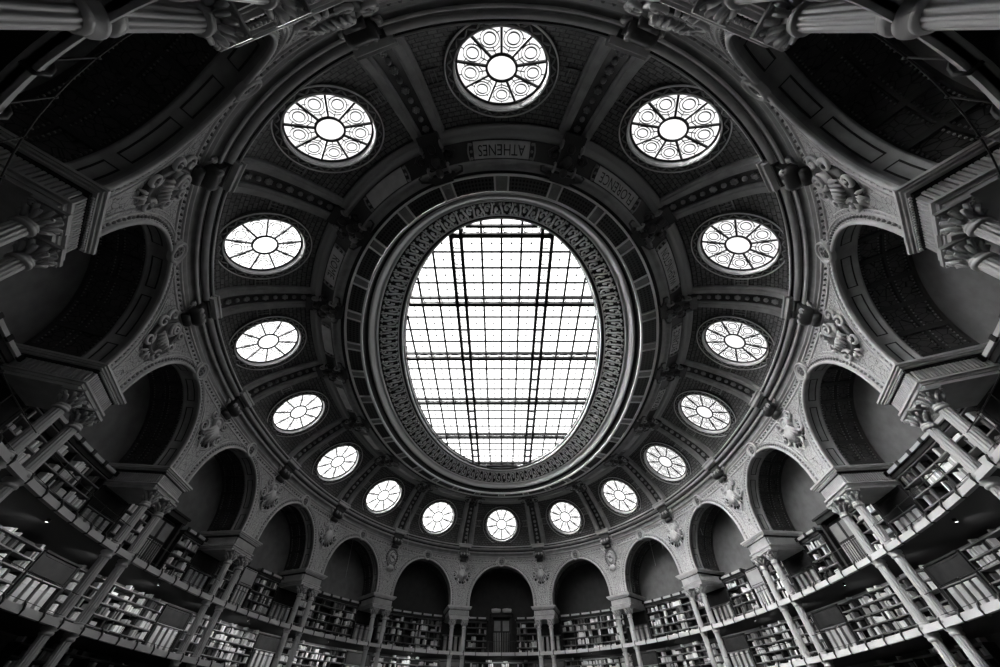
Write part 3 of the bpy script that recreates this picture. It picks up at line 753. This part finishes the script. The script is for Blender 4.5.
for p in PIERS:
    for sg in (-1, 1):
        M = local(p, 0, 0) @ Matrix.Translation((sg*CX, .08 if abs(p) < 1 else 0, 0))
        side = ('right' if sg > 0 else 'left') if abs(p) > 8 else None
        # the column of the pair that stands nearer to the door has the larger |k|
        nearer = (sg > 0) == (p > 0)
        lab = 'fluted iron column, the %s to the door in its pair, %s' % ('nearer' if nearer else 'farther', pier(p))
        if first is None: first = c = make_column(M)
        else: c = copy_tree(first, M)
        c['label'] = lab

# ------------------------------------------------------------------ galleries: edge, floor, rail
for lev, zf in (('upper', 4.0), ('lower', 2.13)):
    for k in BAYS:
        if lev == 'lower' and abs(k) < 2: pass
        root = thing('gallery', at(P(k, 0, zf)), '%s gallery with pale edge and black rail, %s' % (lev, bay(k)), 'gallery', '%s gallery ring' % lev)
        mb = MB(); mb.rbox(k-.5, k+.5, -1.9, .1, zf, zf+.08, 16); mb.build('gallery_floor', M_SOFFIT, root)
        mb = MB(); mb.rbox(k-.5, k+.5, .06, .15, zf-.02, zf+.15, 16); mb.rbox(k-.5, k+.5, .10, .19, zf-.02, zf+.02, 16); mb.build('edge_band', M_FASCIA, root)
        rail = MB()
        for zz, rr in ((zf+.72, .011), (zf+.24, .007)): rail.tube([P(k+s, .10, zz) for s in lin(-.42, .42, 12)], rr*U, 5)
        rail.build('hand_rail', M_BLACK, root)
        for i in range(7):
            s = -.42+.14*i
            mb = MB(); mb.tube([P(k+s, .1, zf+.72), P(k+s, .1, zf+.25), P(k+s, .17, zf+.17), P(k+s, .21, zf+.08), P(k+s, .19, zf-.03), P(k+s, .1, zf-.05)], [.010*U, .010*U, .028*U, .028*U, .028*U, .02*U], 5); mb.blob(P(k+s, .1, zf+.74), .03, .03, .03, nu=6, nv=4)
            mb.build('rail_post', M_BLACK, root)

# ------------------------------------------------------------------ bookcases, folio cabinets, books
books = []          # (k centre, half width in k, r front, z0, height, tone, lying, label)
RF = -1.52
def shelf_of_books(k0, k1, z, h, where, density=.9, bright=.5):
    s = k0+.004; i = 0; mood = rnd.random()
    while s < k1-.01:
        w = rnd.choice((.009, .011, .013, .016, .02))
        box = rnd.random() < .05
        if box: w = rnd.uniform(.035, .06)
        if rnd.random() < .2: mood = rnd.random()
        if rnd.random() > density: s += rnd.uniform(.02, .05); continue
        if s+w > k1-.003: break
        tone = (3 if rnd.random() < .72 else 2) if mood < bright*.62 else ((2 if rnd.random() < .6 else 1) if mood < bright else (0 if rnd.random() < .6 else 1))
        i += 1
        books.append([s+w/2, w/2, RF-rnd.uniform(.0, .05), z, h*(rnd.uniform(.3, .6) if box else rnd.uniform(.62, .92)), max(tone, 2) if box else tone, where, i]); s += w+.0012
TONE = ['dark', 'grey', 'pale', 'white']
def bookcase(k, s0, s1, z0, zs, ztop, tier, ncol, top_strip, label, density, bright):
    root = thing('bookcase', at(P(k+(s0+s1)/2, RF, z0)), label, 'bookcase', '%s tier bookcases' % tier)
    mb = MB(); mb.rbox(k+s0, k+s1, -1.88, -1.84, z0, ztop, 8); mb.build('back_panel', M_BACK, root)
    for i in range(ncol+1):
        s = s0+(s1-s0)*i/ncol
        mb = MB(); mb.rbox(k+s-.004, k+s+.004, -1.85, RF, z0, ztop, 1); mb.build('divider', M_WOOD, root)
    for z in zs+[ztop]:
        mb = MB(); mb.rbox(k+s0, k+s1, -1.85, RF+.005, z-.022, z+.012, 8); mb.build('shelf', M_SHELF, root)
    mb = MB(); mb.rbox(k+s0, k+s1, -1.86, RF+.02, z0-.12 if z0 > FLOOR else z0, z0, 8); mb.build('plinth', M_WOOD, root)
    if top_strip:
        mb = MB(); mb.rbox(k+s0-.008, k+s1+.008, -1.86, RF+.05, ztop+.02, ztop+.16, 8); mb.build('frieze', M_WOOD, root)
        co = MB(); co.rbox(k+s0-.012, k+s1+.012, -1.86, RF+.13, ztop+.16, ztop+.26, 8); cn = co.build('cornice', M_FASCIA, root)
        n = max(2, int((s1-s0)/.12))
        for i in range(n+1): s = s0+(s1-s0)*i/n; mb = MB(); mb.rbox(k+s-.012, k+s+.012, RF+.1, RF+.16, ztop+.14, ztop+.28, 1); mb.build('cornice_tie', M_BLACK, cn)
    zz = zs+[ztop]
    for j in range(len(zs)):
        for i in range(ncol):
            a = k+s0+(s1-s0)*i/ncol; b = k+s0+(s1-s0)*(i+1)/ncol
            dens = density*rnd.uniform(.75, 1.08)
            shelf_of_books(a, b, zz[j]+.012, zz[j+1]-zz[j]-.03, (k, tier, len(zs)-j, i, ncol), dens, bright*rnd.uniform(.6, 1.35))
    if not top_strip:
        shelf_of_books(k+s0, k+s1, ztop+.012, .15, (k, tier, 0, 0, 1), .35, bright)
folio_proto = None; folios = []
def folio_cabinet(k, s0, s1, z0, z1, tier, label, dm):
    root = thing('folio_cabinet', at(P(k+(s0+s1)/2, RF, z0)), label, 'cabinet', '%s tier folio cabinets' % tier)
    zm = z0+(z1-z0)*.60
    mb = MB(); mb.rbox(k+s0, k+s1, -1.88, -1.84, z0, z1, 3)
    for s in (s0, s1): mb.rbox(k+s-.005, k+s+.005, -1.85, RF+.02, z0, z1, 1)
    mb.rbox(k+s0, k+s1, -1.85, RF+.04, z1, z1+.05, 3); mb.rbox(k+s0, k+s1, -1.85, RF+.03, z0-.12, z0+.03, 3); mb.build('carcass', M_WOOD, root)
    mb = MB(); mb.rbox(k+s0, k+s1, -1.85, RF+.03, zm, zm+.03, 3); mb.build('shelf', M_SHELF, root)
    mb = MB(); mb.rbox(k+s0+.008, k+s1-.008, RF-.03, RF, zm+.05, z1-.02, 3); dr = mb.build('door', dm, root)
    mb = MB(); mb.rbox(k+s0+.02, k+s1-.02, RF-.01, RF+.02, zm+.09, zm+.11, 3); mb.build('door_moulding', M_WOOD, dr); mb = MB(); mb.rbox(k+s0+.02, k+s1-.02, RF-.01, RF+.02, z1-.08, z1-.06, 3); mb.build('door_moulding', M_WOOD, dr)
    n = 4
    for i in range(n):
        s = s0+.014+(s1-s0-.028)*(i+.5)/n
        folios.append((k, s, (s1-s0-.028)/n*.33*ARC, RF+.0, z0+.03, zm-z0-.06, tier, i))
for k in BAYS:
    if abs(k) < 2: continue
    zu = [4.24, 4.62, 5.0, 5.38, 5.74]; zm = [2.36, 2.68, 2.98, 3.28, 3.56]
    for tier, zs, zt, strip in (('upper', zu, 6.08, True), ('middle', zm, 3.83, False), ('ground', [.3, .66, 1.02, 1.36, 1.68], 1.96, False)):
        if tier == 'ground' and abs(k) not in (3, 4): continue
        z0 = zs[0]; den = {'upper': .84, 'middle': .84, 'ground': .75}[tier]; br = {'upper': .6, 'middle': .85, 'ground': .6}[tier]*(1 if k > 0 else 1.1)  # cases on the left get whiter books in place of missing light
        if abs(k) in (4, 8) and tier == 'upper':
            for a, b in ((-.36, -.15), (.15, .36)):
                dim = a > 0 and k == 8
                bookcase(k, a, b, z0, zs, zt, tier, 2, strip, 'upper bookcase %s of the door leaf, %s' % ('left' if a > 0 else 'right', bay(k)), .6 if dim else .85, .35 if dim else .8)
        elif abs(k) == 5 and tier == 'upper':
            for a, b in ((-.36, -.09), (.09, .36)):
                bookcase(k, a, b, z0, zs, zt, tier, 2, strip, 'upper bookcase, the half %s the door, %s' % ('nearer' if (a > 0) == (k > 0) else 'farther from', bay(k)), den, br)
            folio_cabinet(k, -.085, .085, z0, zt+.1, tier, 'pale panelled folio cabinet amid the upper bookcases, %s' % bay(k), M_TYMPPALE)
        else:
            bookcase(k, -.36, .36, z0, zs, zt, tier, 5, strip, '%s tier bookcase full of books in the %s' % (tier, bay(k)), den, br)
for p in PIERS:
    if abs(p) < 2: continue
    for tier, z0, zt in (('upper', 4.24, 5.86), ('middle', 2.34, 3.83)):
        folio_cabinet(p, -.125, .125, z0, zt, tier, '%s tier cabinet of tall folios behind the columns, %s' % (tier, pier(p)), M_WOOD)
# small spotlights under the upper gallery, lighting the middle tier
lamp_proto = None
for k in [x for x in BAYS if abs(x) > 2]+[p for p in PIERS if abs(p) > 2]:
    isb = k == int(k)
    for s_ in (0,):
        Ml = local(k+s_, -.35, 3.98)
        lab = ('small spotlight under the upper gallery, %s' % bay(int(k))) if isb else 'small round spotlight under the upper gallery, %s' % pier(k)
        if lamp_proto is None:
            lamp_proto = root = thing('ceiling_spotlight', Ml, lab, 'lamp', 'spotlights under the upper gallery')
            mb = MB(); mb.lathe([(.055, .02), (.055, -.05), (.045, -.06), (.04, -.05)], 14, Ml); mb.build('housing', M_BLACK, root)
            mb = MB(); mb.lathe([(.04, -.05), (0, -.045)], 14, Ml); mb.build('lens', M_LAMP, root)
            ld = bpy.data.lights.new('spot_lamp', 'SPOT'); ld.energy = 85; ld.spot_size = math.radians(140); ld.spot_blend = .6; ld.shadow_soft_size = .04
            lo = bpy.data.objects.new('spot_lamp', ld); col.objects.link(lo); lo.parent = root
            lo.location = (0, -.02, -.08); lo.rotation_euler = (math.radians(-48), 0, 0)
        else: root = copy_tree(lamp_proto, Ml); root['label'] = lab

# one book shape (rounded spine with raised bands), unit size: x width, y depth (spine at +y = 0), z height
def book_mesh(m):
    mb = MB(); pts = [(-.5, -.9), (-.5, -.08), (-.36, -.02), (0, 0), (.36, -.02), (.5, -.08), (.5, -.9)]
    rows = [0, .12, .14, .17, .19, .8, .82, .85, .87, 1.0]; bands = {2, 3, 6, 7}
    verts = []
    for j, z in enumerate(rows):
        for x, y in pts: verts.append((x, y+(.02 if j in bands and abs(x) < .4 else 0), z))
    L = len(pts); faces = []
    for j in range(len(rows)-1):
        for i in range(L): a = j*L+i; b = j*L+(i+1) % L; faces.append((a, b, b+L, a+L))
    faces += [tuple(range(L))[::-1], tuple((len(rows)-1)*L+i for i in range(L))]
    mb.add(verts, faces); o = mb.build('book', m); return o
bp = [book_mesh(m) for m in M_BOOKS]
def book_matrix(b):
    kc, hw, rf, z, h = b[:5]; return local(kc, rf, z) @ Matrix.Diagonal((2*hw*ARC, .24, h, 1))
camp = camo.location
def shown(b):
    p = P(b[0], b[2], b[3]+b[4]/2); x, y, z = (p-camp)/U; d = y*math.cos(.8706)+z*math.sin(.8706)
    if d <= 0: return 0
    u = 501.5+347.84*x/d; v = 332.8-347.84*(z*math.cos(.8706)-y*math.sin(.8706))/d
    if not (0 < u < 1000 and 0 < v < 667): return 0
    return (b[1]*b[4])/(d*d)*(1 if b[5] else .15)
books = [b for b in books if not (b[6][1] == 'ground' and abs(b[6][0]) > 4)]
order = sorted(range(len(books)), key=lambda i: -shown(books[i]))
solo = set(order[:290])
names_tier = {'upper': 'upper tier', 'middle': 'middle tier', 'ground': 'ground tier', 'pier upper': 'narrow upper case', 'pier middle': 'narrow middle case'}
used = set(); rest = {0: [], 1: [], 2: [], 3: []}
for i, b in enumerate(books):
    k, tier, row, ci, nc = b[6]; n = b[7]
    if i in solo:
        o = bp[b[5]]
        if b[5] in used: o = o.copy(); col.objects.link(o)
        used.add(b[5]); o.matrix_world = book_matrix(b)
        wh = bay(int(k)).replace(' of the door', ' of door') if k == int(k) else pier(k).replace(' of the door', ' of door')
        o['label'] = '%s book, %s from right in %s section, %s shelf, %s, %s' % (TONE[b[5]], ORD[min(n, 20)], ORD[ci+1], 'top' if row == 0 else ORD[row], tier, wh)
        o['category'] = 'book'; o['group'] = '%s books in the %s' % (names_tier[tier], bay(int(k)) if k == int(k) else pier(k))
    else: rest[b[5]].append(b)
for t in range(4):
    if t not in used: bpy.data.objects.remove(bp[t]); continue
mb = MB(); mi = []
for t, bs in rest.items():
    for b in bs:
        M = book_matrix(b); pts = [(-.5, -.9), (-.5, -.06), (0, 0), (.5, -.06), (.5, -.9)]
        vs = [M @ Vector((x, y, z)) for z in (0, 1) for x, y in pts]
        mb.add(vs, [(4,3,2,1,0), (5,6,7,8,9)]+[(i, (i+1) % 5, (i+1) % 5+5, i+5) for i in range(5)]); mi += [t]*7
o = mb.build('shelved_books', M_BOOKS[0])
for m in M_BOOKS[1:]: o.data.materials.append(m)
o.data.polygons.foreach_set('material_index', mi)
tag(o, 'many small books filling the rest of the far shelves', 'books', None, 'stuff')

M_FOLIO = mat('folio_spine', .5, .5)
for k, s, hw, r, z, h, tier, i in folios:
    M = local(k+s, r, z) @ Matrix.Diagonal((2*hw, .3, h, 1))
    if folio_proto is None: o = folio_proto = book_mesh(M_FOLIO); o.name = 'folio'
    else: o = folio_proto.copy(); col.objects.link(o)
    n = i+1
    o.matrix_world = M; o['label'] = '%s tall grey folio from right, %s tier cabinet, %s' % (ORD[n], tier, bay(k) if k == int(k) else pier(k)); o['category'] = 'book'; o['group'] = 'tall folios in the cabinets'

# ------------------------------------------------------------------ the door of the upper gallery
for dn, dk in ((1, 8), (2, 4), (3, -4)):
    door = thing('door_%d' % dn, at(P(dk, -1.84, 4.1)), None, None); structure(door)
    Md = local(dk, -1.84, 0)
    mb = MB()
    for x0, x1 in ((-.78, -.66), (.66, .78)): mb.box(x0, x1, -.05, .3, 4.08, 6.5, Md)
    mb.box(-.84, .84, -.05, .34, 6.38, 6.56, Md); mb.box(-.9, .9, -.05, .4, 6.56, 6.64, Md); mb.build('door_frame', M_WOOD, door)
    mb = MB()
    for sg in (-1, 1): mb.lathe([(.0, .0), (.2, .0), (.24, .03), (.24, .1), (0, .12)], 16, Md @ Matrix.Translation((sg*.42, .36, 6.66)) @ Matrix.Diagonal((1.5, .6, 2.2, 1)))
    if dk == 8: mb.box(-.72, -.18, .3, .44, 6.64, 6.70, Md); mb.box(.18, .72, .3, .44, 6.64, 6.70, Md); mb.build('lunette_finials', M_FASCIA, door)
    for sg in (-1, 1):
        mb = MB(); mb.box(min(0, sg*.65), max(0, sg*.65), .02, .08, 4.1, 6.3, Md); lf = mb.build('door_leaf', M_WOOD, door)
        mb = MB(); mb.box(sg*.08 if sg > 0 else -.57, .57 if sg > 0 else -.08, .08, .1, 5.6, 6.2, Md); mb.build('carved_panel', M_DIM, lf)
        mb = MB()
        for i in range(5): x = sg*(.08+.12*i); mb.tube([Md @ Vector((x, .1, 4.25)), Md @ Vector((x, .1, 5.5))], .025*U, 6)
        mb.build('vertical_bars', M_IRON if sg > 0 else M_DIM, lf)

# ------------------------------------------------------------------ thin cables hanging from the dome
def ray(u, v, d): 
    a = (u-501.55)/347.84; b = (332.82-v)/347.84; e = .8706
    q = Vector((a, math.cos(e)-b*math.sin(e), math.sin(e)+b*math.cos(e))); return W(q.x*d, q.y*d-YC, q.z*d)
for (u0, v0, d0, u1, v1, d1, lab) in ((681, 471, 22.4, 739, 642, 21.0, 'long steel cable hanging in front of the third arch right of the door'),
        (640, 500, 25.2, 669, 622, 24.4, 'steel cable hanging across the second arch right of the door'),
        (654, 515, 25.0, 674, 590, 24.6, 'shorter thin cable beside the one across the second arch right of the door'),
        (411, 504, 27.0, 407, 555, 26.5, 'faint cable hanging below the round window over the first arch left of the door'),
        (468, 528, 28.0, 467, 556, 27.8, 'short cable over the first pier left of the door'),
        (353, 540, 24.6, 343, 590, 24.2, 'thin cable hanging in the second arch left of the door')):
    a = ray(u0, v0, d0); b = ray(u1, v1, d1)
    mb = MB(); mb.tube([a+(b-a)*f for f in lin(0, 1, 6)], .018, 5)
    o = mb.build('hanging_cable', M_WIRE, M=at(b)); tag(o, lab, 'cable', 'thin cables hanging from the dome')
